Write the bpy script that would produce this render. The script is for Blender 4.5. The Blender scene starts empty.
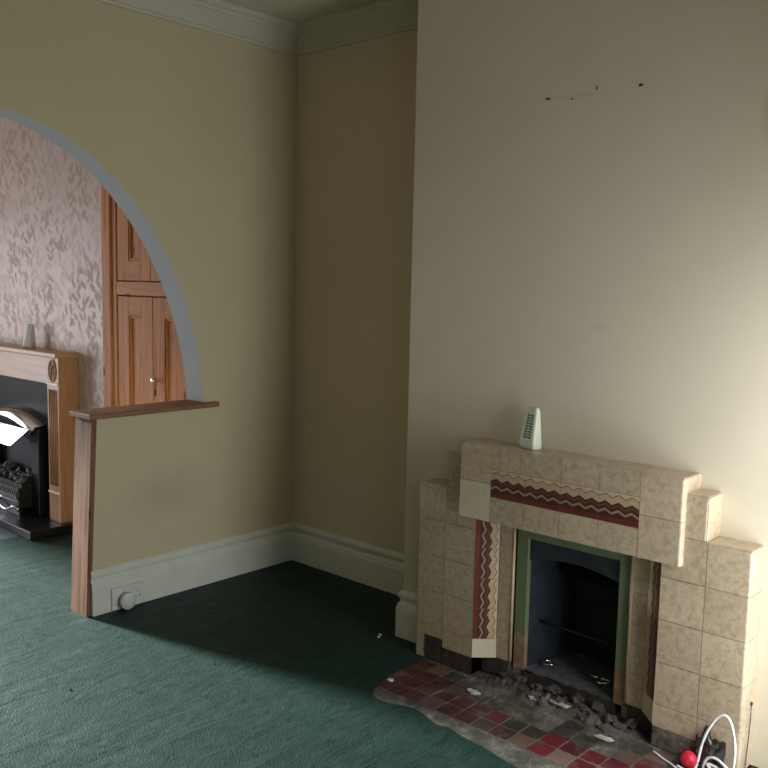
import bpy, bmesh, math, random
from mathutils import Vector, Matrix
random.seed(7)
S = bpy.context.scene
COL = S.collection

# ---------------------------------------------------------------- camera
cam_d = bpy.data.cameras.new('camera')
cam = bpy.data.objects.new('camera', cam_d); COL.objects.link(cam)
yaw, pit, rol = 0.7347, -0.1111, 0.0218
F = Vector((math.cos(yaw)*math.cos(pit), math.sin(yaw)*math.cos(pit), math.sin(pit)))
RT = Vector((math.sin(yaw), -math.cos(yaw), 0)); UP = RT.cross(F)
r2 = RT*math.cos(rol) + UP*math.sin(rol); u2 = -RT*math.sin(rol) + UP*math.cos(rol)
m = Matrix((r2, u2, -F)).transposed().to_4x4(); m.translation = Vector((-3.3722, -3.7383, 1.5902))
cam.matrix_world = m
cam_d.sensor_width = 36; cam_d.lens = 885.56/768*36; cam_d.clip_start = .05
S.camera = cam

# ---------------------------------------------------------------- light
W = bpy.data.worlds.new('sky'); S.world = W; W.use_nodes = True
wb = W.node_tree.nodes['Background']; wb.inputs[0].default_value = (.72, .85, 1, 1); wb.inputs[1].default_value = 1.0

def area(name, loc, rot, sx, sy, power, col):
    d = bpy.data.lights.new(name, 'AREA'); d.shape = 'RECTANGLE'; d.size = sx; d.size_y = sy; d.energy = power; d.color = col
    o = bpy.data.objects.new(name, d); COL.objects.link(o); o.location = loc; o.rotation_euler = rot
    return o
# overcast daylight entering through the front and back windows (the lamps stand just outside the openings)
area('front_window_daylight', (-.79, -3.40, .85), (math.radians(90), 0, 0), .72, 1.55, 34, (.90, .955, 1))
area('bay_fill_light', (-3.2, -4.73, 1.55), (math.radians(90), 0, 0), 1.3, 1.4, 3.2, (.98, .98, 1))  # added weak fill from behind the camera, no known window there
area('back_window_daylight', (-2.42, 4.42, 1.15), (math.radians(-90), 0, 0), 1.7, 1.7, 55, (.95, .96, 1))
# weak low hazy sun coming in through the back window and the arch
sd = bpy.data.lights.new('hazy_sun', 'SUN'); sd.energy = 20; sd.angle = math.radians(8); sd.color = (.86, .99, .96)
so = bpy.data.objects.new('hazy_sun', sd); COL.objects.link(so)
so.rotation_euler = Vector((.18, -1, -.27)).to_track_quat('-Z', 'Y').to_euler()

S.view_settings.view_transform = 'Standard'; S.view_settings.look = 'None'
S.view_settings.exposure = 0.0; S.view_settings.gamma = 1; S.view_settings.use_curve_mapping = False

# ---------------------------------------------------------------- materials
class NT:
    def __init__(s, name):
        s.m = bpy.data.materials.new(name); s.m.use_nodes = True; s.t = s.m.node_tree; s.n = s.t.nodes
        s.b = s.n['Principled BSDF']
    def new(s, t, **k):
        n = s.n.new(t)
        for a, v in k.items():
            if a.startswith('i_'):
                key = a[2:]; key = int(key) if key.isdigit() else key.replace('_', ' ')
                n.inputs[key].default_value = v
            else: setattr(n, a, v)
        return n
    def l(s, a, b): s.t.links.new(a, b)
    def coord(s, scale=(1, 1, 1), rot=(0, 0, 0), src='Object'):
        c = s.new('ShaderNodeTexCoord'); mp = s.new('ShaderNodeMapping')
        mp.inputs['Scale'].default_value = scale; mp.inputs['Rotation'].default_value = rot
        s.l(c.outputs[src], mp.inputs[0]); return mp.outputs[0]
    def noise(s, vec, scale, detail=4, rough=.6, dist=0):
        n = s.new('ShaderNodeTexNoise', i_Scale=scale, i_Detail=detail, i_Roughness=rough, i_Distortion=dist); s.l(vec, n.inputs['Vector']); return n.outputs['Fac']
    def ramp(s, fac, stops, interp='LINEAR'):
        r = s.new('ShaderNodeValToRGB'); cr = r.color_ramp; cr.interpolation = interp
        while len(cr.elements) < len(stops): cr.elements.new(.5)
        for e, (p, c) in zip(cr.elements, stops): e.position = p; e.color = (*c, 1)
        s.l(fac, r.inputs[0]); return r.outputs[0]
    def mix(s, fac, a, b, mode='MIX'):
        x = s.new('ShaderNodeMix', data_type='RGBA', blend_type=mode)
        for sock, v in ((x.inputs[0], fac), (x.inputs[6], a), (x.inputs[7], b)):
            if isinstance(v, (int, float)): sock.default_value = v
            elif isinstance(v, tuple): sock.default_value = (*v, 1) if len(v) == 3 else v
            else: s.l(v, sock)
        return x.outputs[2]
    def math(s, op, a, b=0, clamp=False):
        x = s.new('ShaderNodeMath', operation=op, use_clamp=clamp)
        for i, v in enumerate((a, b)):
            if isinstance(v, (int, float)): x.inputs[i].default_value = v
            else: s.l(v, x.inputs[i])
        return x.outputs[0]
    def bump(s, h, strength=.3, dist=.005):
        b = s.new('ShaderNodeBump', i_Strength=strength, i_Distance=dist); s.l(h, b.inputs['Height']); s.l(b.outputs[0], s.b.inputs['Normal'])
    def base(s, c):
        if isinstance(c, tuple): s.b.inputs['Base Color'].default_value = (*c, 1)
        else: s.l(c, s.b.inputs['Base Color'])
    def set(s, **k):
        for a, v in k.items(): s.b.inputs[a.replace('_', ' ')].default_value = v

def plain(name, col, rough=.5, metal=0., spec=.5, var=.08, scale=30, bump=.0):
    t = NT(name); v = t.coord(); n = t.noise(v, scale)
    d = tuple(c*(1-var) for c in col); e = tuple(min(1, c*(1+var)) for c in col)
    t.base(t.ramp(n, [(.3, d), (.7, e)])); t.set(Roughness=rough, Metallic=metal); t.b.inputs['Specular IOR Level'].default_value = spec
    if bump: t.bump(n, bump, .002)
    return t.m

def wall_paint(name, a, b, stain=None):
    t = NT(name); v = t.coord()
    n = t.noise(v, 1.6, 5, .6); c = t.ramp(n, [(.3, a), (.7, b)])
    # faint vertical wallpaper seams and scuffs
    sc = t.noise(t.coord((2, 2, 14)), 3, 6, .7); c = t.mix(t.math('MULTIPLY', sc, .10), c, tuple(x*.72 for x in a))
    if stain:
        for (cx, cy, cz, rx, rz, k) in stain:
            tc = t.new('ShaderNodeTexCoord'); sub = t.new('ShaderNodeVectorMath', operation='SUBTRACT'); t.l(tc.outputs['Object'], sub.inputs[0]); sub.inputs[1].default_value = (cx, cy, cz)
            dv = t.new('ShaderNodeVectorMath', operation='MULTIPLY'); t.l(sub.outputs[0], dv.inputs[0]); dv.inputs[1].default_value = (1/rx, 1/rx, 1/rz)
            ln = t.new('ShaderNodeVectorMath', operation='LENGTH'); t.l(dv.outputs[0], ln.inputs[0])
            nn = t.noise(v, 14, 4, .7); f = t.math('ADD', ln.outputs['Value'], t.math('MULTIPLY', nn, .9))
            mk = t.math('MULTIPLY', t.math('SUBTRACT', 1.45, f, True), k, True)
            c = t.mix(mk, c, (.16, .145, .11))
    t.base(c); t.set(Roughness=.75); t.b.inputs['Specular IOR Level'].default_value = .25
    f = t.noise(v, 90, 3, .6); t.bump(f, .12, .003)
    return t.m

def wood(name, a, b, dark, axis='z', scale=1.0, knots=True, rough=.6):
    t = NT(name)
    st = {'z': (26, 26, 1.6), 'y': (26, 1.6, 26), 'x': (1.6, 26, 26)}[axis]
    v = t.coord(tuple(q*scale for q in st)); n = t.noise(v, 1.6, 6, .62, .5)
    c = t.ramp(n, [(.28, dark), (.45, a), (.7, b)])
    if knots:
        vv = t.coord({'z': (9, 9, 3.6), 'y': (9, 3.6, 9), 'x': (3.6, 9, 9)}[axis])
        vo = t.new('ShaderNodeTexVoronoi', i_Scale=1.0); t.l(vv, vo.inputs['Vector'])
        k = t.ramp(vo.outputs['Distance'], [(.06, (1, 1, 1)), (.15, (0, 0, 0))])
        c = t.mix(k, c, tuple(x*.45 for x in dark))
    t.base(c); t.set(Roughness=rough); t.b.inputs['Specular IOR Level'].default_value = .3; t.bump(n, .15, .002)
    return t.m

M = {}
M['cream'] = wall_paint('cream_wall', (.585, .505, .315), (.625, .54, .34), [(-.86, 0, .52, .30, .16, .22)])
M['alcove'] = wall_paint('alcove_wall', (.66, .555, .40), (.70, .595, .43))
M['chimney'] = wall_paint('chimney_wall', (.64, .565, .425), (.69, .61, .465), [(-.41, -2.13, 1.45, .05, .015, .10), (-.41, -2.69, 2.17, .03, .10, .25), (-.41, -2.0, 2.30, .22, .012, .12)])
M['ceil'] = plain('ceiling_paint', (.60, .565, .45), .8, var=.03, scale=3)
M['gloss'] = plain('white_gloss_paint', (.70, .69, .60), .4, var=.04, scale=8)
M['reveal'] = plain('arch_reveal_paint', (.60, .64, .66), .6, var=.03, scale=6)
M['socket'] = plain('white_plastic', (.68, .67, .60), .35, var=.02)
M['hole'] = plain('black_hole', (.01, .01, .01), .8)
M['chrome'] = plain('polished_chrome', (.8, .82, .88), .16, 1.0, var=.03)
M['darkmetal'] = plain('cast_iron', (.026, .026, .030), .45, .3, var=.3, scale=20, bump=.2)
M['ironblue'] = plain('blue_black_iron', (.030, .035, .044), .45, .2, var=.35, scale=12, bump=.3)
M['blackgloss'] = plain('black_polished', (.010, .011, .015), .30, 0, var=.2)
M['coal'] = plain('ceramic_coal', (.09, .09, .10), .6, var=.7, scale=40, bump=.5)
M['whitepl'] = plain('white_cable_plastic', (.82, .80, .80), .35, var=.02)
M['red'] = plain('red_plastic', (.72, .02, .05), .35, var=.06)
M['fresh'] = plain('freshener_plastic', (.66, .69, .55), .35, var=.03)
M['green'] = plain('green_gel', (.03, .12, .06), .3, var=.2)
M['silver'] = plain('pale_silver_plastic', (.80, .78, .77), .3, .1, var=.05)
M['paper'] = plain('torn_paper', (.75, .73, .68), .8)
M['bead'] = plain('tan_glazed_bead', (.50, .37, .22), .25, var=.12)
M['sooty'] = plain('sooty_mortar', (.055, .042, .036), .9, var=.6, scale=30, bump=.6)
M['dado_wood'] = wood('stained_shelf_wood', (.25, .115, .06), (.34, .17, .095), (.10, .04, .022), 'x')
M['post_wood'] = wood('stained_post_wood', (.20, .085, .05), (.29, .135, .082), (.075, .028, .016), 'z')
M['post_wood'].node_tree.nodes['Principled BSDF'].inputs['Specular IOR Level'].default_value = .12
M['pine'] = wood('orange_pine', (.58, .23, .095), (.68, .31, .14), (.28, .09, .035), 'z', .8)
M['pineh'] = wood('orange_pine_rail', (.58, .23, .095), (.68, .31, .14), (.28, .09, .035), 'y', .8)
M['oakf'] = wood('pale_oak_veneer', (.48, .25, .135), (.55, .30, .17), (.38, .185, .095), 'z', 1, False, .35)
M['oakh'] = wood('pale_oak_veneer_across', (.52, .28, .16), (.59, .33, .20), (.42, .21, .12), 'y', 1, False, .35)
M['oakc'] = plain('oak_highlight_moulding', (.72, .58, .46), .3, var=.05)

def tile_mat(name, cols, seedscale, rough=.3):
    t = NT(name); v = t.coord()
    n = t.noise(v, 42, 6, .72, .6); n2 = t.noise(v, 9, 3, .6)
    c = t.ramp(n, [(.38, cols[0]), (.5, cols[1]), (.64, cols[2])])
    geo = t.new('ShaderNodeNewGeometry'); r = t.ramp(geo.outputs['Random Per Island'], [(0, (.90, .89, .87)), (1, (1.06, 1.05, 1.03))])
    c = t.mix(1.0, c, r, 'MULTIPLY'); c = t.mix(t.math('MULTIPLY', n2, .25), c, cols[0])
    # fine crazing
    vo = t.new('ShaderNodeTexVoronoi', feature='DISTANCE_TO_EDGE', i_Scale=60.0); t.l(v, vo.inputs['Vector'])
    cr = t.ramp(vo.outputs['Distance'], [(0, (1, 1, 1)), (.03, (0, 0, 0))]); c = t.mix(t.math('MULTIPLY', cr, .12), c, (.16, .11, .06))
    t.base(c); t.set(Roughness=rough); t.bump(n, .08, .002); return t.m
M['tile'] = tile_mat('mottled_buff_tile', ((.39, .295, .195), (.50, .395, .275), (.57, .465, .335)), 1)
M['tilep'] = tile_mat('plain_cream_tile', ((.57, .50, .34), (.60, .53, .37), (.62, .56, .40)), 1)
M['grout'] = plain('brown_grout', (.20, .145, .095), .9)
CH = dict(red=(.14, .028, .018), dk=(.062, .026, .018), md=(.14, .055, .03), pk=(.33, .20, .14), tan=(.47, .32, .20), ln=(.13, .06, .03), cr=(.52, .42, .28))
for k, c in CH.items(): M['ch_'+k] = plain('zigzag_glaze_'+k, c, .28, var=.10)

def frame_mat():
    t = NT('green_paint_worn_to_metal'); v = t.coord(); n = t.noise(v, 10, 5, .65)
    tc = t.new('ShaderNodeTexCoord'); sp = t.new('ShaderNodeSeparateXYZ'); t.l(tc.outputs['Object'], sp.inputs[0])
    h = t.math('ADD', sp.outputs[2], t.math('MULTIPLY', n, .16))
    k = t.ramp(h, [(.27, (1, 1, 1)), (.31, (0, 0, 0))])
    g = t.ramp(n, [(.3, (.125, .165, .085)), (.7, (.165, .205, .115))])
    c = t.mix(k, g, t.ramp(t.noise(v, 25), [(.35, (.20, .12, .07)), (.65, (.34, .23, .14))]))
    t.base(c); t.set(Roughness=.38); return t.m
M['frame'] = frame_mat()

def carpet():
    t = NT('green_carpet'); v = t.coord()
    fine = t.noise(v, 260, 3, .7); med = t.noise(v, 26, 5, .7); big = t.noise(v, 3.2, 4, .6, .8)
    vo = t.new('ShaderNodeTexVoronoi', i_Scale=9.0, i_Randomness=.35); t.l(v, vo.inputs['Vector'])
    mot = t.ramp(vo.outputs['Distance'], [(.05, (1, 1, 1)), (.16, (0, 0, 0))])
    c = t.ramp(med, [(.3, (.0035, .009, .006)), (.7, (.007, .016, .011))])
    c = t.mix(t.math('MULTIPLY', t.ramp(fine, [(.4, (0, 0, 0)), (.6, (1, 1, 1))]), .35), c, (.014, .034, .026)); c = t.mix(t.math('MULTIPLY', mot, .6), c, (.004, .013, .010))
    c = t.mix(t.math('MULTIPLY', big, .3), c, (.012, .032, .026))
    tc = t.new('ShaderNodeTexCoord'); sp = t.new('ShaderNodeSeparateXYZ'); t.l(tc.outputs['Object'], sp.inputs[0])
    far = t.ramp(t.math('ADD', sp.outputs[1], t.math('MULTIPLY', sp.outputs[0], .0)), [(.0, (0, 0, 0)), (1, (0, 0, 0))])
    k = t.math('MULTIPLY', t.math('SUBTRACT', sp.outputs[1], 1.47), 18, True)
    c = t.mix(k, c, (.16, .16, .24))
    t.base(c); t.set(Roughness=.55, Sheen_Weight=.03, Sheen_Roughness=.45)
    t.b.inputs['Specular Tint'].default_value = (.42, .80, .68, 1); t.b.inputs['Sheen Tint'].default_value = (.30, .62, .56, 1); 
    lv = t.math('MULTIPLY', t.math('SUBTRACT', 1.0, t.math('MULTIPLY', mot, .55)), t.ramp(t.noise(v, 14, 6, .75, .5), [(.32, (.18, .18, .18)), (.66, (.55, .55, .55))])); t.l(lv, t.b.inputs['Specular IOR Level'])
    h = t.math('ADD', t.math('MULTIPLY', t.noise(v, 150, 2, .6), .8), t.math('ADD', t.math('MULTIPLY', med, .8), t.math('MULTIPLY', t.noise(t.coord((1, 3.0, 1), (0, 0, .5)), 3.0, 3, .55, .6), 2.0)))
    t.bump(h, .42, .010); return t.m
M['carpet'] = carpet()

def quarry(name, col):
    t = NT(name); v = t.coord(); n = t.noise(v, 16, 6, .7)
    geo = t.new('ShaderNodeNewGeometry'); r = t.ramp(geo.outputs['Random Per Island'], [(0, (.7, .7, .7)), (1, (1.2, 1.2, 1.2))])
    c = t.mix(1.0, col, r, 'MULTIPLY'); c = t.mix(t.ramp(n, [(.50, (0, 0, 0)), (.72, (.75, .75, .75))]), c, (.15, .125, .10))
    c = t.mix(t.ramp(t.noise(v, 55, 5, .8), [(.6, (0, 0, 0)), (.75, (.4, .4, .4))]), c, (.30, .27, .23))
    t.base(c); t.set(Roughness=.38); t.bump(n, .2, .003); return t.m
M['q_r'] = quarry('red_quarry_tile', (.070, .014, .014)); M['q_c'] = quarry('crimson_quarry_tile', (.12, .016, .024))
M['q_t'] = quarry('tan_quarry_tile', (.11, .062, .042)); M['q_g'] = quarry('grey_quarry_tile', (.045, .042, .032)); M['q_p'] = quarry('dusty_pink_quarry_tile', (.15, .085, .075))
def cement():
    t = NT('dirty_cement'); v = t.coord(); n = t.noise(v, 13, 8, .75); n2 = t.noise(v, 60, 5, .8); w = t.noise(v, 5, 6, .7, 1)
    c = t.ramp(n, [(.34, (.025, .021, .016)), (.48, (.075, .062, .048)), (.60, (.16, .14, .115)), (.72, (.36, .34, .29))])
    c = t.mix(t.ramp(w, [(.45, (0, 0, 0)), (.62, (.6, .6, .6))]), c, (.055, .05, .03)); t.base(c); t.set(Roughness=.85)
    t.bump(t.math('ADD', n, t.math('MULTIPLY', n2, .4)), .7, .01); return t.m
M['cement'] = cement()

def floral():
    t = NT('silver_pink_floral_wallpaper'); cs = []
    v0 = t.coord(); wob = t.noise(v0, 7, 3, .5)
    c = t.ramp(t.noise(v0, 2, 3), [(.3, (.56, .435, .41)), (.7, (.61, .48, .455))]); mask = None
    for (sc, rot, off) in (((1, 9, 20), .75, 0), ((1, 9, 20), -.65, 3.7), ((1, 20, 9), .25, 9.1)):
        tc = t.new('ShaderNodeTexCoord'); mp = t.new('ShaderNodeMapping'); t.l(tc.outputs['Object'], mp.inputs[0]); mp.inputs['Rotation'].default_value = (rot, 0, 0)
        m2 = t.new('ShaderNodeMapping'); t.l(mp.outputs[0], m2.inputs[0]); m2.inputs['Scale'].default_value = (0.01, sc[1]*1.05, sc[2]*1.05); m2.inputs['Location'].default_value = (off, off, off)
        vo = t.new('ShaderNodeTexVoronoi', i_Scale=1.0, i_Randomness=.9); t.l(m2.outputs[0], vo.inputs['Vector'])
        mk = t.ramp(vo.outputs['Distance'], [(.26, (1, 1, 1)), (.46, (0, 0, 0))])
        mask = mk if mask is None else t.mix(1.0, mask, mk, 'LIGHTEN')
    dens = t.ramp(t.noise(t.coord((1, 1, .6)), 5, 2), [(.40, (.4, .4, .4)), (.56, (1, 1, 1))])
    mask = t.mix(1.0, mask, dens, 'MULTIPLY')
    t.base(t.mix(t.math('MULTIPLY', mask, .55), c, (.30, .215, .16)))
    rr = t.ramp(mask, [(0, (.50, .50, .50)), (1, (.62, .62, .62))]); t.l(rr, t.b.inputs['Roughness']); t.set(Metallic=.12)
    t.bump(mask, .2, .002); return t.m
M['floral'] = floral()

# ---------------------------------------------------------------- mesh helpers
class MB:
    def __init__(s): s.bm = bmesh.new(); s.mats = []
    def mi(s, m):
        m = M[m] if isinstance(m, str) else m
        if m not in s.mats: s.mats.append(m)
        return s.mats.index(m)
    def _fin(s, faces, m, smooth=False):
        i = s.mi(m)
        for f in faces: f.material_index = i; f.smooth = smooth
    def box(s, lo, hi, m, bevel=0., seg=2, M4=None):
        g = bmesh.ops.create_cube(s.bm, size=1); vs = g['verts']
        for v in vs:
            v.co = Vector([(lo[k]+hi[k])/2 + v.co[k]*(hi[k]-lo[k]) for k in range(3)])
            if M4: v.co = M4 @ v.co
        fs = set(f for v in vs for f in v.link_faces); es = set(e for v in vs for e in v.link_edges); s._fin(fs, m)
        if bevel: 
            r = bmesh.ops.bevel(s.bm, geom=list(es), offset=bevel, segments=seg, affect='EDGES', profile=.5)
            fs = set(f for f in fs if f.is_valid) | set(r['faces'])
        s._fin([f for f in fs if f.is_valid], m); return s
    def rbox(s, lo, hi, m, planes, r=.012):
        """box whose edges on the given pairs of sides are rounded; planes: ((axis,side),(axis,side))"""
        g = bmesh.ops.create_cube(s.bm, size=1); vs = g['verts']
        for v in vs: v.co = Vector([(lo[k]+hi[k])/2 + v.co[k]*(hi[k]-lo[k]) for k in range(3)])
        fs = set(f for v in vs for f in v.link_faces); es = set(e for v in vs for e in v.link_edges); s._fin(fs, m)
        val = lambda a, sd: (hi if sd > 0 else lo)[a]
        pick = [e for e in es if any(all(abs(v.co[a]-val(a, sd)) < 1e-6 for v in e.verts for (a, sd) in pr) for pr in planes)]
        if pick:
            q = bmesh.ops.bevel(s.bm, geom=pick, offset=r, segments=4, affect='EDGES', profile=.5); fs = set(f for f in fs if f.is_valid) | set(q['faces'])
        s._fin(fs, m); return s
    def prism(s, poly, axis, a, b, m, mats=None):
        """poly of 2D points in the two other axes (in order), extruded along axis from a to b"""
        def P(q, t):
            l = list(q); l.insert(axis, t); return Vector(l)
        A = [s.bm.verts.new(P(q, a)) for q in poly]; B = [s.bm.verts.new(P(q, b)) for q in poly]
        n = len(poly); fs = [s.bm.faces.new(A), s.bm.faces.new(B[::-1])]
        for f in fs: f.normal_update()
        s._fin(fs, m)
        for i in range(n):
            f = s.bm.faces.new((A[i], B[i], B[(i+1) % n], A[(i+1) % n])); s._fin([f], mats[i] if mats and mats[i] else m)
        return s
    def tube(s, pts, r, m, n=8, closed=False, caps=True):
        pts = [Vector(p) for p in pts]; rings = []; N = len(pts)
        for i, p in enumerate(pts):
            a = pts[(i-1) % N] if (closed or i > 0) else p; b = pts[(i+1) % N] if (closed or i < N-1) else p
            t = (b-a).normalized(); u = t.cross(Vector((0, 0, 1)))
            if u.length < .2: u = t.cross(Vector((1, 0, 0)))
            u.normalize(); w = t.cross(u); rr = r[i] if isinstance(r, (list, tuple)) else r
            rings.append([s.bm.verts.new(p + (u*math.cos(2*math.pi*k/n) + w*math.sin(2*math.pi*k/n))*rr) for k in range(n)])
        fs = []
        for i in range(N if closed else N-1):
            A, B = rings[i], rings[(i+1) % N]
            for k in range(n): fs.append(s.bm.faces.new((A[k], A[(k+1) % n], B[(k+1) % n], B[k])))
        s._fin(fs, m, True)
        if caps and not closed: s._fin([s.bm.faces.new(rings[0][::-1]), s.bm.faces.new(rings[-1])], m)
        return s
    def lathe(s, prof, c, axis, m, n=28):
        """prof: (radius, height) from base; axis a unit vector"""
        ax = Vector(axis).normalized(); u = ax.orthogonal().normalized(); w = ax.cross(u); c = Vector(c); rings = []
        for (r, h) in prof:
            rings.append([s.bm.verts.new(c + ax*h + (u*math.cos(2*math.pi*k/n) + w*math.sin(2*math.pi*k/n))*max(r, 1e-4)) for k in range(n)])
        fs = [s.bm.faces.new((A[k], A[(k+1) % n], B[(k+1) % n], B[k])) for A, B in zip(rings, rings[1:]) for k in range(n)]
        s._fin(fs, m, True); s._fin([s.bm.faces.new(rings[0][::-1]), s.bm.faces.new(rings[-1])], m); return s
    def rock(s, c, r, m, sq=(1, 1, 1), rnd=.3, sub=1, rng=random):
        g = bmesh.ops.create_icosphere(s.bm, subdivisions=sub, radius=1)
        for v in g['verts']:
            k = 1 + rng.uniform(-rnd, rnd); v.co = Vector((c[0]+v.co.x*r*sq[0]*k, c[1]+v.co.y*r*sq[1]*k, c[2]+v.co.z*r*sq[2]*k))
        s._fin(set(f for v in g['verts'] for f in v.link_faces), m); return s
    def quad(s, pts, m): s._fin([s.bm.faces.new([s.bm.verts.new(Vector(p)) for p in pts])], m); return s
    def build(s, name, parent=None, kind=None, origin=None):
        bmesh.ops.recalc_face_normals(s.bm, faces=s.bm.faces)
        me = bpy.data.meshes.new(name)
        if origin is not None: bmesh.ops.translate(s.bm, verts=s.bm.verts, vec=-Vector(origin))
        s.bm.to_mesh(me); s.bm.free()
        for mm in s.mats: me.materials.append(mm)
        o = bpy.data.objects.new(name, me); COL.objects.link(o)
        if origin is not None: o.location = origin
        if parent: o.parent = parent
        if kind: o['kind'] = kind
        return o
def thing(name, label, cat, loc=(0, 0, 0), group=None):
    o = bpy.data.objects.new(name, None); COL.objects.link(o); o.location = loc; o.empty_display_size = .05
    return tag(o, label, cat, group)
def tag(o, label, cat, group=None):
    o['label'] = label; o['category'] = cat
    if group: o['group'] = group
    return o
def part(mb, name, root, label=None):
    """build a part whose vertices are in world coordinates, under a root empty at root.location (no rotation)"""
    loc = Vector((0, 0, 0)); q = root
    while q is not None: loc += q.location; q = q.parent
    bmesh.ops.translate(mb.bm, verts=mb.bm.verts, vec=-loc)
    o = mb.build(name, root)
    if label: o['label'] = label
    return o

# ---------------------------------------------------------------- the shell
CB = -.407          # face of the chimney breast
CY0, CY1 = -1.2075, -2.94
CEIL = 2.957
# carpet with its ragged edge round the hearth
edge = [(-.43, -1.40), (-.523, -1.434), (-.60, -1.438), (-.682, -1.440), (-.75, -1.446), (-.805, -1.456), (-.87, -1.472), (-.914, -1.493), (-.940, -1.52), (-.949, -1.552), (-.943, -1.59), (-.931, -1.631), (-.911, -1.666),
        (-.905, -1.70), (-.908, -1.728), (-.925, -1.78), (-.944, -1.833), (-.938, -1.86), (-.926, -1.879), (-.938, -1.92), (-.945, -1.953), (-.947, -2.0), (-.950, -2.04), (-.962, -2.10), (-.967, -2.134), (-.974, -2.18), (-.978, -2.222), (-.972, -2.30), (-.985, -2.40), (-.975, -2.55), (-.96, -2.75), (-.95, -2.90), (-.43, -2.92)]
c = MB()
poly = [(-4.2, -4.6), (-1.27, -4.6), (-1.27, -3.3), (0, -3.3), (0, -2.94), (-.43, -2.94), (-.43, -2.92)] + edge[::-1][1:] + [(-.43, -1.2075), (0, -1.2075), (0, 4.3), (-4.2, 4.3)]
c.prism(poly, 2, -.012, 0., 'carpet'); bmesh.ops.triangulate(c.bm, faces=[f for f in c.bm.faces if len(f.verts) > 4])
c.build('floor', kind='structure')
MB().box((-4.4, -4.8, -.10), (.15, 4.5, -.035), 'cement').build('floor_slab', kind='structure')
MB().box((-4.4, -4.8, CEIL), (.15, 4.5, CEIL+.1), 'ceil').build('ceiling', kind='structure')

# arch wall
AX, AZ, AA, AB = -1.73, .80, 1.118, 1.492
def arch_pt(t): return (AX + AA*math.cos(t), AZ + AB*math.sin(t))
t0 = math.asin((.945-AZ)/AB)
arc = [arch_pt(t0 + (math.pi-2*t0)*i/72) for i in range(73)]
poly = [(-4.2, 0.), (-2.83, 0.)] + arc[::-1] + [(-1.235, .945), (-1.280, 0.), (0., 0.), (0., CEIL), (-4.2, CEIL)]
mats = [None, 'reveal'] + ['reveal']*72 + [None]*6
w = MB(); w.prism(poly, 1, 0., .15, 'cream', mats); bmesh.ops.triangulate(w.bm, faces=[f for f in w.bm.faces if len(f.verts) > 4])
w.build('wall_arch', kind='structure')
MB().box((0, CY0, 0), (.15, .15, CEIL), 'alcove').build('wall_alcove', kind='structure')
w = MB()      # chimney breast with the firebox opening
oy0, oy1, oz = -1.845, -2.295, .64
w.box((CB, CY0, 0), (.15, CY0, CEIL), 'chimney') if 0 else None
def slab(a, b, z0, z1): w.box((CB, b, z0), (0, a, z1), 'chimney')
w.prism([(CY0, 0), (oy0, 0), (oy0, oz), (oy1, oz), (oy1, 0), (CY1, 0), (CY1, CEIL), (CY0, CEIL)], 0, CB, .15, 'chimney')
bmesh.ops.triangulate(w.bm, faces=[f for f in w.bm.faces if len(f.verts) > 4])
w.build('wall_chimney_breast', kind='structure')
MB().box((0, -3.28, 0), (.15, CY1, CEIL), 'alcove').build('wall_alcove_far', kind='structure')
MB().box((-4.35, -4.8, 0), (-4.2, 4.5, CEIL), 'cream').build('wall_side', kind='structure')
def wall_with_window(name, y0, y1, x0, x1, z0, z1, mat):
    w = MB()
    w.box((-4.2, y0, 0), (x0, y1, CEIL), mat); w.box((x1, y0, 0), (.15, y1, CEIL), mat)
    w.box((x0, y0, 0), (x1, y1, z0), mat); w.box((x0, y0, z1), (x1, y1, CEIL), mat); w.build(name, kind='structure')
w = MB()   # the front wall steps out into a bay on the left, where the photographer stands
w.box((-1.27, -3.43, 0), (-1.15, -3.28, CEIL), 'cream').box((-.43, -3.43, 0), (.15, -3.28, CEIL), 'cream').box((-1.15, -3.43, 0), (-.43, -3.28, .08), 'cream').box((-1.15, -3.43, 1.65), (-.43, -3.28, CEIL), 'cream')
w.build('wall_front', kind='structure')
MB().box((-1.27, -4.75, 0), (-1.12, -3.43, CEIL), 'cream').build('wall_bay_return', kind='structure')
MB().box((-4.2, -4.75, 0), (-3.9, -4.6, CEIL), 'cream').box((-2.5, -4.75, 0), (-1.27, -4.6, CEIL), 'cream').box((-3.9, -4.75, 0), (-2.5, -4.6, .8), 'cream').box((-3.9, -4.75, 2.3), (-2.5, -4.6, CEIL), 'cream').build('wall_bay', kind='structure')  # opening added for the bay fill lamp
wall_with_window('wall_back', 4.3, 4.45, -3.3, -1.55, .3, 2.0, 'cream')
def window(name, x0, x1, z0, z1, y):
    f = MB(); t = .05
    f.box((x0, y-.03, z0), (x0+t, y+.03, z1), 'gloss'); f.box((x1-t, y-.03, z0), (x1, y+.03, z1), 'gloss')
    f.box((x0, y-.03, z0), (x1, y+.03, z0+t), 'gloss'); f.box((x0, y-.03, z1-t), (x1, y+.03, z1), 'gloss')
    f.box((x0, y-.025, (z0+z1)/2-.02), (x1, y+.025, (z0+z1)/2+.02), 'gloss'); f.build(name, kind='structure')
window('added_bay_window', -3.9, -2.5, .8, 2.3, -4.67)  # unseen window frame added round the bay fill lamp
window('window_1', -1.15, -.43, .08, 1.65, -3.34); window('window_2', -3.3, -1.55, .3, 2.0, 4.36)

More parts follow.
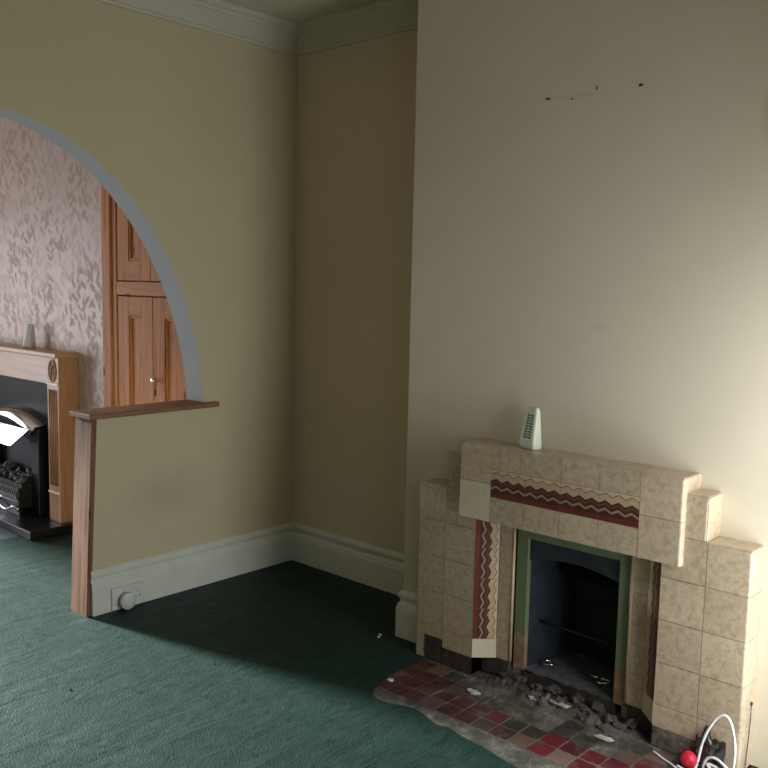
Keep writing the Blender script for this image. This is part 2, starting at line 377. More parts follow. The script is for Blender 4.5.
# mouldings swept along the wall line with mitred corners
def sweep(name_list, path, prof, mat):
    """path: plan points, room on the right-hand side of travel; prof: (out, z)"""
    P = [Vector((*p, 0)) for p in path]; nrm = []
    for a, b in zip(P, P[1:]):
        d = (b-a).normalized(); nrm.append(Vector((d.y, -d.x, 0)))
    offs = []
    for i in range(len(P)):
        if i == 0: o = nrm[0]
        elif i == len(P)-1: o = nrm[-1]
        else:
            o = nrm[i-1] + nrm[i]; o = o / (o.dot(nrm[i]))
        offs.append(o)
    for i, nm in enumerate(name_list):
        s = MB(); R = []
        for j in (i, i+1): R.append([s.bm.verts.new(P[j] + offs[j]*o + Vector((0, 0, z))) for o, z in prof])
        n = len(prof); fs = [s.bm.faces.new((R[0][k], R[0][(k+1) % n], R[1][(k+1) % n], R[1][k])) for k in range(n)]
        fs += [s.bm.faces.new(R[0]), s.bm.faces.new(R[1][::-1])]; s._fin(fs, mat); s.build(nm, kind='structure')
skirt = [(0, 0), (.024, 0), (.024, .135), (.020, .142), (.020, .150), (.016, .158), (.010, .163), (.010, .176), (.015, .182), (.018, .190), (.018, .200), (.012, .209), (.006, .217), (0, .217)]
sweep(['baseboard_left', 'baseboard_alcove', 'baseboard_return', 'baseboard_chimney'], [(-1.281, 0), (0, 0), (0, CY0), (CB, CY0), (CB, -1.366)], skirt, 'gloss')
corn = [(0, CEIL), (0, 2.823), (.014, 2.823), (.018, 2.832), (.014, 2.842), (.016, 2.876), (.024, 2.886), (.034, 2.892), (.034, 2.905), (.042, 2.914), (.056, 2.920), (.060, 2.930), (.082, 2.938), (.092, 2.946), (.092, CEIL)]
sweep(['trim_1', 'trim_2', 'trim_3', 'trim_4'], [(-4.2, 0), (0, 0), (0, CY0), (CB, CY0), (CB, CY1)], corn, 'ceil')

# wooden end post of the low wall and its shelf
p = MB(); p.prism([(-1.283, -.006), (-1.262, -.006), (-1.230, .940), (-1.259, .940)], 1, -.012, .172, 'post_wood') if 0 else None
def prism_xz(mb, poly, y0, y1, m): mb.prism(poly, 1, y0, y1, m)
prism_xz(p, [(-1.306, 0), (-1.2815, 0), (-1.2365, .940), (-1.265, .940)], -.008, .136, 'post_wood')
po = p.build('timber_post'); tag(po, 'brown stained timber post capping the end of the low wall', 'post')
p = MB(); p.box((-1.285, -.032, .941), (-.545, .156, .966), 'dado_wood', .004)
tag(p.build('timber_shelf'), 'narrow brown stained shelf board lying on the low wall inside the arch', 'shelf')

# socket in the skirting
sy = -.0245
s = thing('wall_socket', 'white double wall socket set in the skirting near the timber post', 'socket', (-1.098, sy, .058))
part(MB().box((-1.185, sy-.010, .004), (-1.005, sy, .113), 'socket', .003), 'face_plate', s)
h = MB()
for (dx, dz, a, b) in ((0, .014, .004, .010), (-.012, -.010, .009, .005), (.012, -.010, .009, .005)):
    for cx in (-1.045,): h.box((cx+dx-a/2, sy-.0112, .058+dz-b/2), (cx+dx+a/2, sy-.0098, .058+dz+b/2), 'hole')
part(h, 'pin_holes', s)
for cx in (-1.118, -1.07): part(MB().box((cx-.006, sy-.014, .085), (cx+.006, sy-.0105, .103), 'socket', .001), 'switch', s)
pl = MB(); pl.lathe([(.030, 0), (.034, .006), (.034, .016), (.041, .018), (.041, .034), (.038, .038), (.034, .036), (.033, .040), (.012, .041)], (-1.115, sy-.010, .045), (0, -1, 0), 'socket')
tag(pl.build('plug_in_timer'), 'round white plug-in unit pushed into the wall socket by the post', 'plug')

# ---------------------------------------------------------------- tiled fireplace
YC = -2.073; X1 = -.517; XR = -.450; X2 = -.542; T = .1530; G = .0011
fp = thing('tiled_fireplace', 'stepped buff tiled fireplace surround with red and brown zigzag bands', 'fireplace', (X1, YC, 0))
def pier(sgn):
    Y = lambda d: YC + sgn*d
    o = MB()
    def cell(d0, d1, z0, z1, rnd=(), skip=False):
        a, b = sorted((Y(d0), Y(d1)))
        o.rbox((X1, a+G, z0+G), (CB, b-G, z1-G), 'tile', rnd, .010)
    oside = (1, 1 if sgn > 0 else -1)
    hole_cols = []
    for r in range(5):
        zb, zt = r*T, (r+1)*T
        top = r == 4
        if r == 0:
            if sgn > 0:   # nearer the left in the photo
                # the outer column is whole on its left, broken tiles leave mortar showing low down
                cell(.648, .70, 0, T, [((0, -1), oside)]); cell(.551, .648, .105, T); cell(.394, .551, .072, T)
            else:
                cell(.60, .70, .0, T, [((0, -1), oside)]); cell(.551, .60, .095, T); cell(.394, .551, .070, T)
        else:
            cell(.551, .70, zb, zt, [((0, -1), oside)] + ([((0, -1), (2, 1)), (oside, (2, 1))] if top else []))
            cell(.394, .551, zb, zt)
    cell(.394, .548, 5*T, 6*T, [((0, -1), oside), ((0, -1), (2, 1)), (oside, (2, 1))])
    # grout body
    for (d0, d1, z1) in ((.396, .694, 5*T-.004), (.396, .545, 6*T-.004)):
        a, b = sorted((Y(d0), Y(d1))); o.box((X1+.0025, a, .001), (CB, b, z1), 'grout')
    # bare mortar where tiles are missing
    a, b = sorted((Y(.394), Y(.648 if sgn > 0 else .60)))
    g = o
    return part(o, 'pier', fp)
pl_ = pier(1); pr_ = pier(-1)
def mortar_patch(y0, y1, z1, seed):
    rng = random.Random(seed); o = MB(); n = 26; k = 9; V = {}
    for i in range(n+1):
        for j in range(k+1):
            y = y0+(y1-y0)*i/n; z = z1*j/k
            V[i, j] = o.bm.verts.new((X1+.001+rng.uniform(-.003, .0015), y, z))
    fs = [o.bm.faces.new((V[i, j], V[i+1, j], V[i+1, j+1], V[i, j+1])) for i in range(n) for j in range(k)]
    o._fin(fs, 'sooty', True); return o
part(mortar_patch(YC+.395, YC+.551, .071, 3), 'bare_mortar', fp, 'dark bare mortar where tiles are missing')
part(mortar_patch(YC+.551, YC+.647, .104, 4), 'bare_mortar', fp, 'dark bare mortar where a tile is missing')
M['sooty'] = plain('grey_brown_mortar', (.15, .12, .10), .9, var=.6, scale=22, bump=.6)
part(mortar_patch(YC-.551, YC-.395, .069, 5), 'bare_mortar', fp, 'sooty bare mortar where tiles are missing')
part(mortar_patch(YC-.599, YC-.551, .094, 6), 'bare_mortar', fp, 'sooty bare mortar where a tile is missing')
M['sooty'] = bpy.data.materials['sooty_mortar']

# mantel block: six columns, end columns two tiles high, middle ones top strip, band, bottom strip
o = MB(); HW = .471; cw = HW/3; z0, zm, z1, zb0, zb1 = .667, .819, .970, .769, .880
for i in range(6):
    a, b = YC+HW-cw*(i+1), YC+HW-cw*i
    rl = [((0, -1), (1, 1))] if i == 0 else [((0, -1), (1, -1))] if i == 5 else []
    rt = rl + [((0, -1), (2, 1))] + ([((1, 1), (2, 1))] if i == 0 else [((1, -1), (2, 1))] if i == 5 else [])
    if i in (0, 5):
        o.rbox((X2, a+G, zm+G), (CB, b-G, z1), 'tile', rt, .010); o.rbox((X2, a+G, z0), (CB, b-G, zm-G), 'tilep' if i == 0 else 'tile', rl, .010)
    else:
        o.rbox((X2, a+G, zb1+G), (CB, b-G, z1), 'tile', rt, .010); o.rbox((X2, a+G, z0), (CB, b-G, zb0-G), 'tile', rl, .010)
o.box((X2+.0025, YC-HW+.006, z0+.002), (CB, YC+HW-.006, z1-.008), 'grout')
part(o, 'mantel', fp)

def zigzag(o, L, pos, period=.0523, amp=.0065, H=.108):
    """bands running along u (0..L); pos(u, v) -> 3D; v from 0 (red edge) to 1"""
    bands = [('red', 0, 0), ('dk', .17, .0), ('pk', .31, 1), ('dk', .39, 1), ('md', .50, 1), ('dk', .56, 1), ('tan', .64, 1), ('ln', .86, 1), ('cr', .89, 1), (None, 1, 0)]
    n = max(2, int(round(L/(period/2)))); us = [L*i/n for i in range(n+1)]
    def vv(b, i): return min(1, max(0, b[1] + (b[2]*(amp/H)*(1 if i % 2 else -1))))
    for b, b2 in zip(bands, bands[1:]):
        for i in range(n):
            o.quad([pos(us[i], vv(b, i)), pos(us[i+1], vv(b, i+1)), pos(us[i+1], vv(b2, i+1)), pos(us[i], vv(b2, i))], 'ch_'+b[0])
o = MB()
for k in range(4):
    y0 = YC+HW-cw*(k+1) - .0
    zigzag(o, cw-.0016, lambda u, v, y0=y0: Vector((X2+.0005, y0-.0008-u, zb0+.001+(zb1-zb0-.002)*v)), H=.108)
o.bm.normal_update()
part(o, 'zigzag_band', fp, 'horizontal red, brown and cream zigzag tile band')
# canted jambs with vertical zigzag tiles, then narrow reveal strips
CA, CBm = Vector((X1, .394)), Vector((XR, .322))     # (x, half width)
for sgn in (1, -1):
    o = MB(); L = (CBm-CA).length; d = (CBm-CA)/L; nn = Vector((-1, -1)).normalized()
    def cpos(v, z, off=0.):
        q = CA + d*(L*v); return Vector((q.x + off*(-.72), YC + sgn*(q.y - off*.69), z))
    # body of the cant
    poly = [(CA.x, YC+sgn*CA.y), (CBm.x, YC+sgn*CBm.y), (CB, YC+sgn*CBm.y), (CB, YC+sgn*CA.y)]
    o.prism(poly, 2, .156, .667, 'grout'); 
    zz = [.157, .157+.1275, .157+.255, .157+.3825, .667]
    for a, b in zip(zz, zz[1:]):
        zigzag(o, (b-a)-.0012, lambda u, v, a=a: cpos(v*.985, a+.0006+u, .0012), H=L)
    part(o, 'zigzag_jamb', fp, 'canted jamb with vertical red, brown and cream zigzag tiles')
    o = MB(); sl = [q for q in poly]
    o.prism([(CA.x-.001, YC+sgn*CA.y), (CBm.x-.001, YC+sgn*CBm.y), (CB, YC+sgn*CBm.y), (CB, YC+sgn*CA.y)], 2, .076, .155, 'tilep')
    part(o, 'jamb_base_tile', fp, 'plain cream tile under the zigzag tiles')
    y0, y1 = sorted((YC+sgn*.262, YC+sgn*.393)); part(MB().box((-.445, y0, .0), (CB, y1, .074), 'sooty'), 'bare_mortar', fp, 'dark void of bare mortar under the jamb')
    o = MB(); lv = [.078, .20, .353, .506, .667]
    for a, b in zip(lv, lv[1:]):
        y0, y1 = sorted((YC+sgn*.262, YC+sgn*.320)); o.box((XR, y0, a+G), (CB, y1, b-G), 'tile')
        yb = YC+sgn*.258
    y0, y1 = sorted((YC+sgn*.262, YC+sgn*.320)); o.box((XR+.002, y0, .079), (CB, y1, .666), 'grout')
    part(o, 'reveal_strip', fp)
    o = MB(); o.tube([(XR-.001+.006, YC+sgn*.2565, .082), (XR-.001+.006, YC+sgn*.2565, .666)], .0072, 'bead', 10)
    part(o, 'bead_moulding', fp, 'rounded tan glazed bead')
# metal frame
o = MB()
for sgn in (1, -1):
    y0, y1 = sorted((YC+sgn*.198, YC+sgn*.250)); o.box((-.432, y0, .055), (CB+.004, y1, .667), 'frame', .002)
o.box((-.432, YC-.198, .602), (CB+.004, YC+.198, .667), 'frame', .002)
part(o, 'metal_frame', fp, 'green painted metal frame, bare and rusty at the foot')
# firebox
o = MB(); Bk = -.135
a0, a1 = .222, .135
for sgn in (1, -1):
    P = [(CB-.005, YC+sgn*.199), (CB-.005, YC+sgn*.215), (Bk, YC+sgn*(a1+.016)), (Bk, YC+sgn*a1)]
    o.prism(P, 2, .055, .64, 'ironblue')
part(o, 'firebox_cheek', fp)
part(MB().box((Bk, YC-.17, .05), (Bk+.02, YC+.17, .64), 'darkmetal').box((CB, YC-.22, .612), (Bk, YC+.22, .635), 'darkmetal'), 'firebox_back', fp)
o = MB(); n = 18; pr = []
for i in range(n+1):
    u = -1+2*i/n; pr.append((YC+u*.198, .510+.030*(1-u*u)))
o.prism([(YC-.198, .603), (YC+.198, .603)] + pr[::-1], 0, CB-.010, CB+.002, 'ironblue')
part(o, 'smoke_hood', fp)
o = MB(); o.prism([(-.30, .46), (-.20, .52), (-.135, .52), (-.135, .30), (-.17, .30), (-.20, .40)], 1, YC-.15, YC+.12, 'darkmetal')
part(o, 'throat_block', fp)
o = MB(); o.tube([(-.345, YC+.188, .245), (-.345, YC-.178, .235)], .005, 'darkmetal', 8)
part(o, 'grate_bar', fp)
o = MB(); rng = random.Random(9); V = {}; nx, ny = 14, 20
for i in range(nx+1):
    for j in range(ny+1):
        V[i, j] = o.bm.verts.new((CB-.03+(Bk-CB+.03)*i/nx, YC-.198+.396*j/ny, .058+rng.uniform(0, .010)))
o._fin([o.bm.faces.new((V[i, j], V[i+1, j], V[i+1, j+1], V[i, j+1])) for i in range(nx) for j in range(ny)], M['ash'] if 'ash' in M else plain('grey_ash', (.10, .095, .10), .9, var=.5, scale=30, bump=.5), True)
o.box((CB-.02, YC-.198, .0), (Bk, YC+.198, .054), 'sooty')
part(o, 'ash_bed', fp)
o = MB(); o.box((-.352, YC+.186, .10), (-.330, YC+.192, .165), plain('dull_tag_metal', (.09, .10, .12), .4, .6)); part(o, 'cheek_plate', fp)

# chrome rings lying in the firebox
def ring(name, c, R, tail, label):
    o = MB(); pts = [(c[0]+R*math.cos(a)*.9, c[1]+R*math.sin(a), c[2]+.004*math.sin(a*2)) for a in [math.radians(x) for x in range(20, 341, 16)]]
    if tail: pts = pts + [(pts[-1][0]-.01, pts[-1][1]+.03, c[2]), (pts[-1][0]-.012, pts[-1][1]+.075, c[2])]
    o.tube(pts, .0045, 'chrome', 8); q = o.build(name); tag(q, label, 'ring')
ring('metal_ring', (-.355, YC+.125, .083), .022, False, 'small chrome ring on the ash at the left of the fire opening')
ring('metal_hook', (-.345, YC-.115, .083), .026, True, 'chrome ring with a long tail on the ash at the right of the fire opening')

# ---------------------------------------------------------------- hearth
hp = thing('tiled_hearth', 'worn quarry tiled hearth of red, brown and grey tiles with a cracked cement border', 'hearth', (-.70, YC, -.03))
o = MB(); rng = random.Random(2); nx, ny = 60, 170
V = {}
for i in range(nx+1):
    for j in range(ny+1):
        x = -.99+(.99-.447)*i/nx; y = -2.93+1.55*j/ny
        z = -.0045 + rng.uniform(-.0015, .0015)
        # ridge of broken mortar before the opening
        d = abs(y-YC); 
        if d < .36:
            rc = -.492 + .012*math.sin(y*23); k = math.exp(-((x-rc)/.042)**2)*max(0, 1-(d/.36)**4); z += k*(.030+rng.uniform(-.013, .013))
        V[i, j] = o.bm.verts.new((x, y, z))
o._fin([o.bm.faces.new((V[i, j], V[i+1, j], V[i+1, j+1], V[i, j+1])) for i in range(nx) for j in range(ny)], 'cement', True)
o.box((-.99, -2.93, -.03), (-.43, -1.38, -.012), 'cement').box((-.44, -2.93, -.03), (-.408, -2.776, -.006), 'cement')
part(o, 'cement_bed', hp, 'dirty grey cement bed and border')
rows = {  # from the room side inward
 0: 'rrrtrrgrtcpctcprtpcp', 1: 'rrrrrrcggcrcccrpcrpc', 2: 'rrrt.....gg.pcgpcrpc', 3: 'rtg......g..gp..rpcp'}
o = MB(); rng = random.Random(5)
for r, cs in rows.items():
    for k, ch in enumerate(cs[:18]):
        if ch == '.': continue
        y1 = -1.437-.0808*k; y0 = y1-.0808; x0 = -.859+.0803*r; x1 = x0+.0803
        if r == 3 and k > 2 and k < 12: x1 -= .02
        dz = rng.uniform(-.001, .001)
        o.box((x0+.002, y0+.002, -.02), (x1-.002, y1-.002, -.0005+dz), 'q_'+ch, .001, 1)
part(o, 'quarry_tiles', hp)
o = MB(); o.box((-.858, -2.89, -.02), (-.70, -1.438, -.0016), plain('pale_tile_joint', (.19, .15, .12), .9, var=.3, scale=20)).box((-.70, -2.89, -.02), (-.60, -2.33, -.0016), 'cement').box((-.70, -1.86, -.02), (-.60, -1.438, -.0016), 'cement')
part(o, 'joint_grout', hp, 'pale joints between the quarry tiles')

# loose mortar lumps
lump = None; k = 0
mort = plain('broken_mortar', (.065, .055, .048), .95, var=.5, scale=40, bump=.5); mort2 = plain('pale_broken_mortar', (.42, .40, .37), .95, var=.3, scale=40, bump=.5)
spots = [(-.455, -1.80, .02, .020), (-.50, -1.86, .012, .016), (-.463, -1.88, .03, .024), (-.52, -1.95, .018, .014), (-.485, -1.97, .03, .022), (-.462, -2.03, .036, .026), (-.51, -2.09, .026, .016), (-.545, -2.03, .008, .012),
         (-.468, -2.14, .036, .026), (-.50, -2.19, .026, .018), (-.462, -2.23, .034, .024), (-.535, -2.20, .010, .013), (-.505, -2.30, .034, .020), (-.505, -2.34, .018, .018), (-.47, -2.37, .026, .022), (-.55, -2.29, .010, .012)]
where = ['by the left jamb foot', 'in front of the left jamb', 'left of the opening', 'left front of the ridge', 'left half of the opening', 'middle left of the ridge', 'in front of the middle of the opening', 'small and lowest in the middle',
         'middle right of the ridge', 'front of the right half', 'right half of the opening', 'small, low on the right', 'right end of the ridge', 'front of the right jamb', 'under the right jamb foot', 'farthest forward on the right']
for i, (x, y, z, r) in enumerate(spots):
    rr = random.Random(40+i); o = MB(); o.rock((x, y, z), r, mort, (rr.uniform(.7, 1.1), rr.uniform(1.0, 1.5), rr.uniform(.5, .9)), .42, 2, rr)
    tag(o.build('mortar_lump', origin=(x, y, z-r*.5)), 'jagged grey mortar lump on the hearth, ' + where[i], 'rubble', 'mortar lumps before the fire opening')
for i, (x, y, z, r, sx, lb) in enumerate([(-.535, -1.985, .012, .012, 1.6, 'pale plaster chip among the rubble left of the middle'), (-.520, -2.10, .022, .016, 2.6, 'long pale plaster sliver lying on the rubble before the opening'), (-.640, -1.785, .004, .022, 1.3, 'pale plaster crumb on the left part of the hearth tiles'), (-.605, -2.33, .004, .018, 1.9, 'cream plaster flake on the tiles near the right jamb')]):
    rr = random.Random(80+i); o = MB(); o.rock((x, y, z), r, mort2, (.8, sx, .35), .35, 2, rr)
    tag(o.build('plaster_chip', origin=(x, y, 0)), lb, 'rubble', 'pale plaster chips on the hearth')

# litter on the carpet and hearth
def scrap(x, y, s, lb, name='paper_scrap'):
    o = MB(); rr = random.Random(int(abs(x*1e4))); n = 7
    top = [(x+s*math.cos(2*math.pi*i/n)*rr.uniform(.5, 1), y+s*math.sin(2*math.pi*i/n)*rr.uniform(.6, 1.2)) for i in range(n)]
    o.prism(top, 2, .0005, .004, 'paper'); tag(o.build(name, origin=(x, y, 0)), lb, 'scrap')
scrap(-.792, -1.478, .014, 'tiny white scrap at the left corner of the hearth tiles')
scrap(-.475, -1.130, .010, 'tiny white scrap on the dark carpet in front of the alcove')
scrap(-.500, -1.145, .008, 'smaller pale crumb beside the white scrap on the dark carpet')
o = MB(); o.rock((-1.734, -.648, .003), .007, 'hole', (1, 1, .5), .2, 1); tag(o.build('dark_crumb', origin=(-1.734, -.648, 0)), 'tiny dark crumb on the light part of the green carpet', 'crumb')

# ---------------------------------------------------------------- air fresheners
def freshener(name, loc, rz, label, body, grille, sc=1.0, group=None):
    root = thing(name, label, 'air freshener', loc, group); root.rotation_euler = (0, 0, rz); root.scale = (sc,)*3
    # local: front is -x, width along y
    def sec(z, d0, d1, hw, r=.008):
        pts = []
        for (cx, cy, a0) in ((d1-r, hw-r, 0), (d0+r, hw-r, 90), (d0+r, -hw+r, 180), (d1-r, -hw+r, 270)):
            for t in range(0, 91, 30):
                a = math.radians(a0+t); pts.append((cx+r*math.cos(a), cy+r*math.sin(a), z))
        return pts
    o = MB(); secs = [sec(0, -.024, .024, .037), sec(.012, -.026, .025, .039), (sec(.030, -.026, .025, .0385)), sec(.10, -.010, .025, .031), sec(.150, .002, .024, .026), sec(.160, .006, .021, .022), sec(.163, .010, .018, .017, .005)]
    R = [[o.bm.verts.new(p) for p in s] for s in secs]; n = len(R[0])
    fs = [o.bm.faces.new((A[k], A[(k+1) % n], B[(k+1) % n], B[k])) for A, B in zip(R, R[1:]) for k in range(n)] + [o.bm.faces.new(R[0][::-1]), o.bm.faces.new(R[-1])]
    o._fin(fs, body, True); o.build('body', root)
    if grille:
        g = MB(); sl = (.016)/.07
        for i in range(9):
            z = .046+i*.0105; x = -.0260+(z-.030)*sl - .0012; hw = .021-(z-.04)*.05
            for side in (-1, 1):
                a, b = sorted((side*.002, side*hw)); zt = .0045
                g.quad([(x, a, z-.004), (x, b, z), (x+.0014, b, z+.006), (x+.0014, a, z+.002)], grille)
        q = g.build('vent_grille', root); q['label'] = 'green slotted grille'
    return root
freshener('air_freshener', (-.463, -1.885, .9705), math.radians(-10), 'white wedge-shaped air freshener with green grille on the tiled mantel', M['fresh'], M['green'])
freshener('air_freshener', (-.630, 1.885, 1.131), math.radians(22), 'silvery white air freshener standing on the wooden mantelpiece seen through the arch', M['silver'], None, .95)

# ---------------------------------------------------------------- things by the right pier
o = MB(); g = bmesh.ops.create_uvsphere(o.bm, u_segments=28, v_segments=18, radius=.027)
o._fin(o.bm.faces[:], 'red', True); q = o.build('red_ball'); q.location = (-.570, -2.625, .027); tag(q, 'small red ball at the foot of the right fireplace pier', 'ball')
def smooth(ctrl, n=10):
    P = [Vector(p) for p in ctrl]; P = [P[0]*2-P[1]] + P + [P[-1]*2-P[-2]]; out = []
    for i in range(1, len(P)-2):
        for k in range(n):
            t = k/n; a, b, c_, d = P[i-1:i+3]
            out.append(.5*((2*b)+(c_-a)*t+(2*a-5*b+4*c_-d)*t*t+(3*b-a-3*c_+d)*t**3))
    return out + [P[-2]]
o = MB(); loop = [(-.60, -2.60, .006), (-.61, -2.650, .006), (-.60, -2.665, .035), (-.60, -2.680, .12), (-.60, -2.708, .195), (-.60, -2.741, .235), (-.60, -2.768, .215), (-.60, -2.785, .14), (-.60, -2.782, .06), (-.58, -2.76, .012), (-.56, -2.71, .008),
        (-.52, -2.675, .012), (-.50, -2.685, .05), (-.495, -2.715, .062), (-.50, -2.755, .04), (-.52, -2.78, .012), (-.56, -2.785, .01), (-.59, -2.74, .018), (-.57, -2.69, .03), (-.53, -2.70, .035), (-.52, -2.75, .025), (-.56, -2.81, .01), (-.66, -2.86, .006)]
loop = [(x+(.0 if i > 9 else 0), y, z) if z > .03 else (min(x, -.53), y, z) for i, (x, y, z) in enumerate(loop)]
loop = [(min(x, -.566), y, z) for x, y, z in loop]
o.tube(smooth(loop), .0045, 'whitepl', 8); tag(o.build('white_cable'), 'looped white cable standing up against the right fireplace pier', 'cable')
o = MB(); o.tube(smooth([(-.566, -2.500, .004), (-.59, -2.55, .004), (-.605, -2.585, .005), (-.63, -2.62, .004), (-.68, -2.66, .004)]), .0038, 'whitepl', 8)
tag(o.build('white_flex'), 'straight end of thin white flex lying on the hearth left of the red ball', 'cable')
o = MB(); o.tube(smooth([(-.455, -2.778, .23), (-.463, -2.781, .20), (-.462, -2.779, .12), (-.475, -2.779, .02), (-.49, -2.79, .003)]), .002, plain('grey_wire', (.08, .08, .09), .5), 6); 
o.rock((-.455, -2.779, .235), .006, 'hole', (1, .6, 1.6), .1)
tag(o.build('thin_wire'), 'thin dark wire running down the bright outer side of the right pier', 'wire')
# crumpled blackened sheet leaning on the pier
o = MB(); rr = random.Random(12); n = 9; V = {}
for i in range(n):
    for j in range(n):
        u, v = i/(n-1), j/(n-1); y = -2.638-.095*u; z = .004+(.112+.07*max(0, 1-abs(u-.3)*7)*1)*v*(1-.12*rr.random()); x = X1-.008-.016*(1-v)-rr.uniform(0, .012)
        V[i, j] = o.bm.verts.new((x, y-.0*v, z))
o._fin([o.bm.faces.new((V[i, j], V[i+1, j], V[i+1, j+1], V[i, j+1])) for i in range(n-1) for j in range(n-1)], plain('sooty_foil', (.07, .06, .055), .35, .3, var=.5, scale=30))
q = o.build('crumpled_sheet'); md = q.modifiers.new('s', 'SOLIDIFY'); md.thickness = .0015
tag(q, 'crumpled dark sooty sheet leaning on the right pier behind the cable', 'sheet')

# picture nails and holes in the chimney breast
for i, (y, z, lb) in enumerate([(-1.865, 2.305, 'leftmost small dark nail hole high on the chimney breast'), (-1.969, 2.292, 'faint second nail hole from the left, high on the chimney breast'), (-2.070, 2.319, 'third dark nail mark from the left, high on the chimney breast'), (-2.242, 2.307, 'rightmost dark nail mark high on the chimney breast')]):
    o = MB(); r = (.006, .004, .0045, .0065)[i]
    o.lathe([(r, 0), (r*.8, .002), (r*.4, .0035)], (CB, y, z), (-1, 0, 0), 'sooty', 10)
    for v in o.bm.verts: v.co.y = y+(v.co.y-y)*(1.7, 1.2, .6, 1.5)[i]; v.co.z = z+(v.co.z-z)*(.8, .8, 2, .8)[i]
    tag(o.build('nail_mark', origin=(CB, y, z)), lb, 'nail', 'nail marks on the chimney breast')

# ---------------------------------------------------------------- second room beyond the arch
BX = -.555
MB().box((BX, 1.055, 0), (.15, 3.25, CEIL), 'floral').build('wall_second_breast', kind='structure')
MB().box((0, .15, 0), (.15, 1.055, CEIL), 'cream').build('wall_second_alcove', kind='structure')
MB().box((-.15, 3.25, 0), (.15, 4.3, CEIL), 'floral').build('wall_second_far', kind='structure')
# pine cupboard filling the alcove
cp = thing('alcove_cupboard', 'stripped pine alcove cupboard with panelled doors seen through the arch', 'cupboard', (BX, .6, 0))
FX = -.545
o = MB(); o.box((FX+.02, .155, 0), (-.01, 1.05, 2.93), 'pine')
part(o, 'carcass', cp)
o = MB(); o.box((-.585, .915+.045, .02), (FX+.01, 1.053, 2.9), 'pine', .006).box((-.572, .915, .02), (FX+.02, .958, 2.9), 'pine', .004)
part(o, 'architrave', cp)
part(MB().box((-.570, .155, 1.502), (FX+.02, .914, 1.578), 'pineh', .002), 'middle_rail', cp)
part(MB().box((-.570, .155, 2.45), (FX+.02, .914, 2.56), 'pineh', .002), 'top_rail', cp)
part(MB().box((-.570, .155, .02), (FX+.02, .914, .14), 'pineh', .002), 'bottom_rail', cp)
def door(y0, y1, z0, z1, pz0, pz1):
    o = MB(); st = .112; xf, xb = -.566, FX+.018
    o.box((xf, y1-st, z0), (xb, y1, z1), 'pine', .002); o.box((xf, y0, z0), (xb, y0+st, z1), 'pine', .002)
    o.box((xf, y0+st, z0), (xb, y1-st, pz0), 'pineh', .002); o.box((xf, y0+st, pz1), (xb, y1-st, z1), 'pineh', .002)
    d = part(o, 'door', cp)
    o = MB(); a, b = y0+st, y1-st
    o.prism([(a, pz0), (b, pz0), (b, pz1), (a, pz1)], 0, xf+.016, xb, 'pine')
    for (l, h) in (((a, pz0), (a+.014, pz1)), ((b-.014, pz0), (b, pz1)), ((a, pz0), (b, pz0+.014)), ((a, pz1-.014), (b, pz1))):
        o.box((xf+.005, l[0], l[1]), (xf+.018, h[0], h[1]), 'pine', .004)
    loc = Vector(cp.location); bmesh.ops.translate(o.bm, verts=o.bm.verts, vec=-loc)
    o.build('door_panel', d)
    return d
door(.551, .907, .145, 1.494, .32, 1.382); door(.190, .547, .145, 1.494, .32, 1.382)
door(.573, .907, 1.585, 2.44, 1.700, 2.30); door(.190, .569, 1.585, 2.44, 1.700, 2.30)
o = MB(); o.lathe([(.010, 0), (.013, .003), (.006, .010), (.014, .020), (.014, .026), (.006, .030)], (-.566, .523, 1.035), (-1, 0, 0), 'chrome', 16)
part(o, 'latch', cp, 'small metal turn latch')
part(MB().tube([(-.568, .527, .985), (-.568, .527, .945)], .004, 'hole', 8), 'keyhole', cp, 'small dark keyhole')
# pale oak fireplace
of = thing('wooden_fireplace', 'pale wooden mantelpiece with fluted pilasters and black back panel beyond the arch', 'fireplace', (BX, 2.12, 0))
Yc2 = 2.13; hw = .725
part(MB().box((-.712, Yc2-hw-.02, 1.098), (BX, Yc2+hw+.02, 1.130), 'oakh', .006), 'mantel_shelf', of)
part(MB().box((-.672, Yc2-hw+.14, .925), (BX, Yc2+hw-.14, 1.098), 'oakh', .002), 'frieze', of)
for sgn in (-1, 1):
    ya, yb = sorted((Yc2+sgn*hw, Yc2+sgn*(hw-.145))); xf = -.684
    o = MB(); o.box((xf, ya, .055), (BX, yb, 1.098), 'oakf', .002)
    pil = part(o, 'pilaster', of)
    o = MB()
    for i in range(5):
        y = ya+.029+i*.0220; o.tube([(xf-.001, y, .285), (xf-.001, y, .895)], .0055, 'oakf', 6)
    loc = Vector(of.location); bmesh.ops.translate(o.bm, verts=o.bm.verts, vec=-loc); o.build('fluting', pil)
    for zq in (.234, .925):
        o = MB(); o.box((xf-.008, ya-.002, zq), (xf+.004, yb+.002, zq+.013), 'oakc', .003)
        bmesh.ops.translate(o.bm, verts=o.bm.verts, vec=-loc); o.build('moulding', pil)['label'] = 'light edged moulding strip'
    o = MB(); yc = (ya+yb)/2
    for (ry, rz, rr_) in ((.044, .068, .006), (.030, .050, .005), (.015, .030, .006)):
        o.tube([(xf-.002, yc+ry*math.cos(a), 1.015+rz*math.sin(a)) for a in [2*math.pi*k/28 for k in range(28)]], rr_, 'oakf', 6, True)
    bmesh.ops.translate(o.bm, verts=o.bm.verts, vec=-loc); o.build('oval_rosette', pil)
part(MB().box((-.612, Yc2-hw+.145, .055), (BX, Yc2+hw-.145, .925), plain('satin_black_panel', (.006, .007, .010), .5, spec=.1)), 'back_panel', of, 'glossy black back panel')
part(MB().box((-.912, Yc2-hw-.055, .0), (BX, Yc2+hw+.055, .054), 'blackgloss', .004), 'hearth_slab', of, 'glossy black hearth slab')
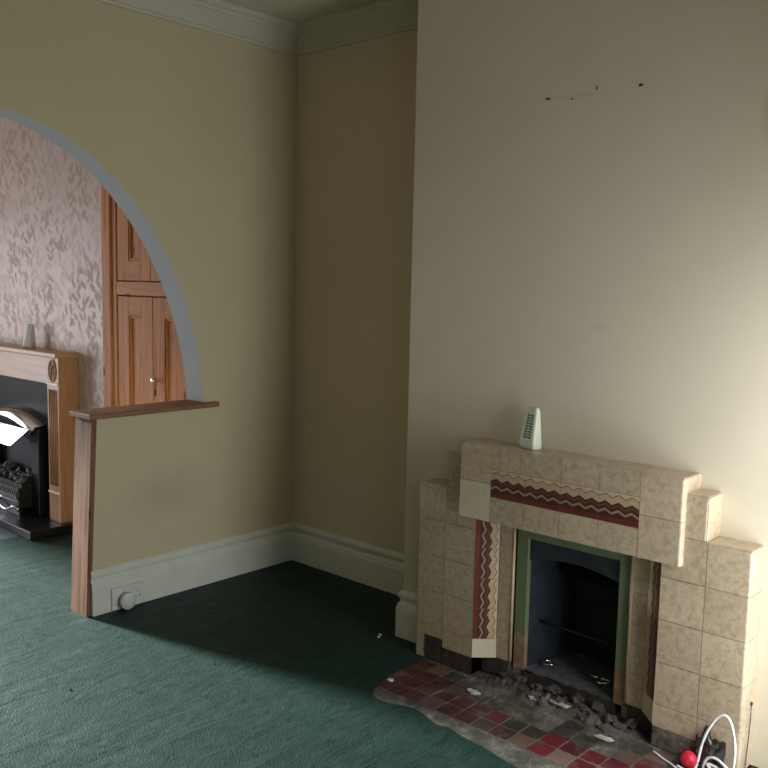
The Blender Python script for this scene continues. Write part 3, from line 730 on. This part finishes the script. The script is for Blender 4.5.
# the gas fire standing in it
gf = thing('inset_fire', 'black inset fire with silver arched hood and coal bed under the wooden mantelpiece', 'fire', (-.66, 2.04, .055))
ya, yb = 1.655, 2.425; yc = 2.04; Xf = -.70
o = MB(); o.box((Xf, ya, .056), (-.613, ya+.10, .63), 'blackgloss', .004).box((Xf, yb-.10, .056), (-.613, yb, .63), 'blackgloss', .004).box((-.63, ya+.1, .056), (-.613, yb-.1, .63), 'darkmetal').box((Xf, ya+.1, .056), (-.613, yb-.1, .10), 'blackgloss')
part(o, 'casing', gf)
# arched silver hood
o = MB(); n = 24; A = []; B = []; C_ = []; D = []
for i in range(n+1):
    u = -1+2*i/n; y = yc+u*.385; zt = .640+.085*(1-u*u)
    A.append(o.bm.verts.new((-.613, y, zt+.010))); B.append(o.bm.verts.new((-.72, y, zt-.002))); C_.append(o.bm.verts.new((-.755, y, zt-.045))); D.append(o.bm.verts.new((-.72, y, .60)))
o._fin([o.bm.faces.new((P[i], P[i+1], Q[i+1], Q[i])) for P, Q in ((A, B), (B, C_)) for i in range(n)], 'chrome', True)
o._fin([o.bm.faces.new((C_[i], C_[i+1], D[i+1], D[i])) for i in range(n)], 'blackgloss')
part(o, 'hood', gf, 'polished silver arched hood')
o = MB(); q = [(-.762, .628, .385), (-.838, .520, .285), (-.832, .515, .285), (-.752, .622, .385)]
a = [o.bm.verts.new((x, yc-h, z)) for x, z, h in q]; b = [o.bm.verts.new((x, yc+h, z)) for x, z, h in q]
o._fin([o.bm.faces.new(a), o.bm.faces.new(b[::-1])] + [o.bm.faces.new((a[i], a[(i+1) % 4], b[(i+1) % 4], b[i])) for i in range(4)], 'chrome')
part(o, 'canopy', gf, 'bright reflective sloping canopy')
o = MB(); rr = random.Random(31)
for i in range(46):
    y = rr.uniform(yc-.27, yc+.27); x = rr.uniform(-.76, -.655); o.rock((x, y, .27+.35*(x+.76)+rr.uniform(-.012, .02)), rr.uniform(.018, .034), 'coal', (1, 1, .8), .3, 1, rr)
o.box((-.765, yc-.28, .10), (-.64, yc+.28, .26), 'darkmetal')
q = part(o, 'coal_bed', gf); q['kind'] = 'stuff'
steel = plain('brushed_steel', (.72, .72, .76), .35, .3, var=.03)
o = MB()
for i in range(21):
    y = yc-.28+i*.028; o.tube([(-.80, y, .155), (-.812, y, .19), (-.795, y, .232)], .0048, steel, 6)
part(o, 'fret_bars', gf, 'silver vertical fret bars')
o = MB(); o.tube([(-.80, yc-.295, .150), (-.805, yc, .150), (-.80, yc+.295, .150)], .006, 'chrome', 8)
pts = [(-.79, yc-.30, .085)] + [(-.815, yc-.28+.56*i/16, .100+.020*math.cos(i*math.pi/4)) for i in range(17)] + [(-.79, yc+.30, .085)]
o.tube(pts, .009, 'chrome', 8); o.box((-.79, yc-.29, .056), (-.77, yc+.29, .235), 'blackgloss')
part(o, 'ash_pan_front', gf, 'curved silver strip on a black ash pan front')
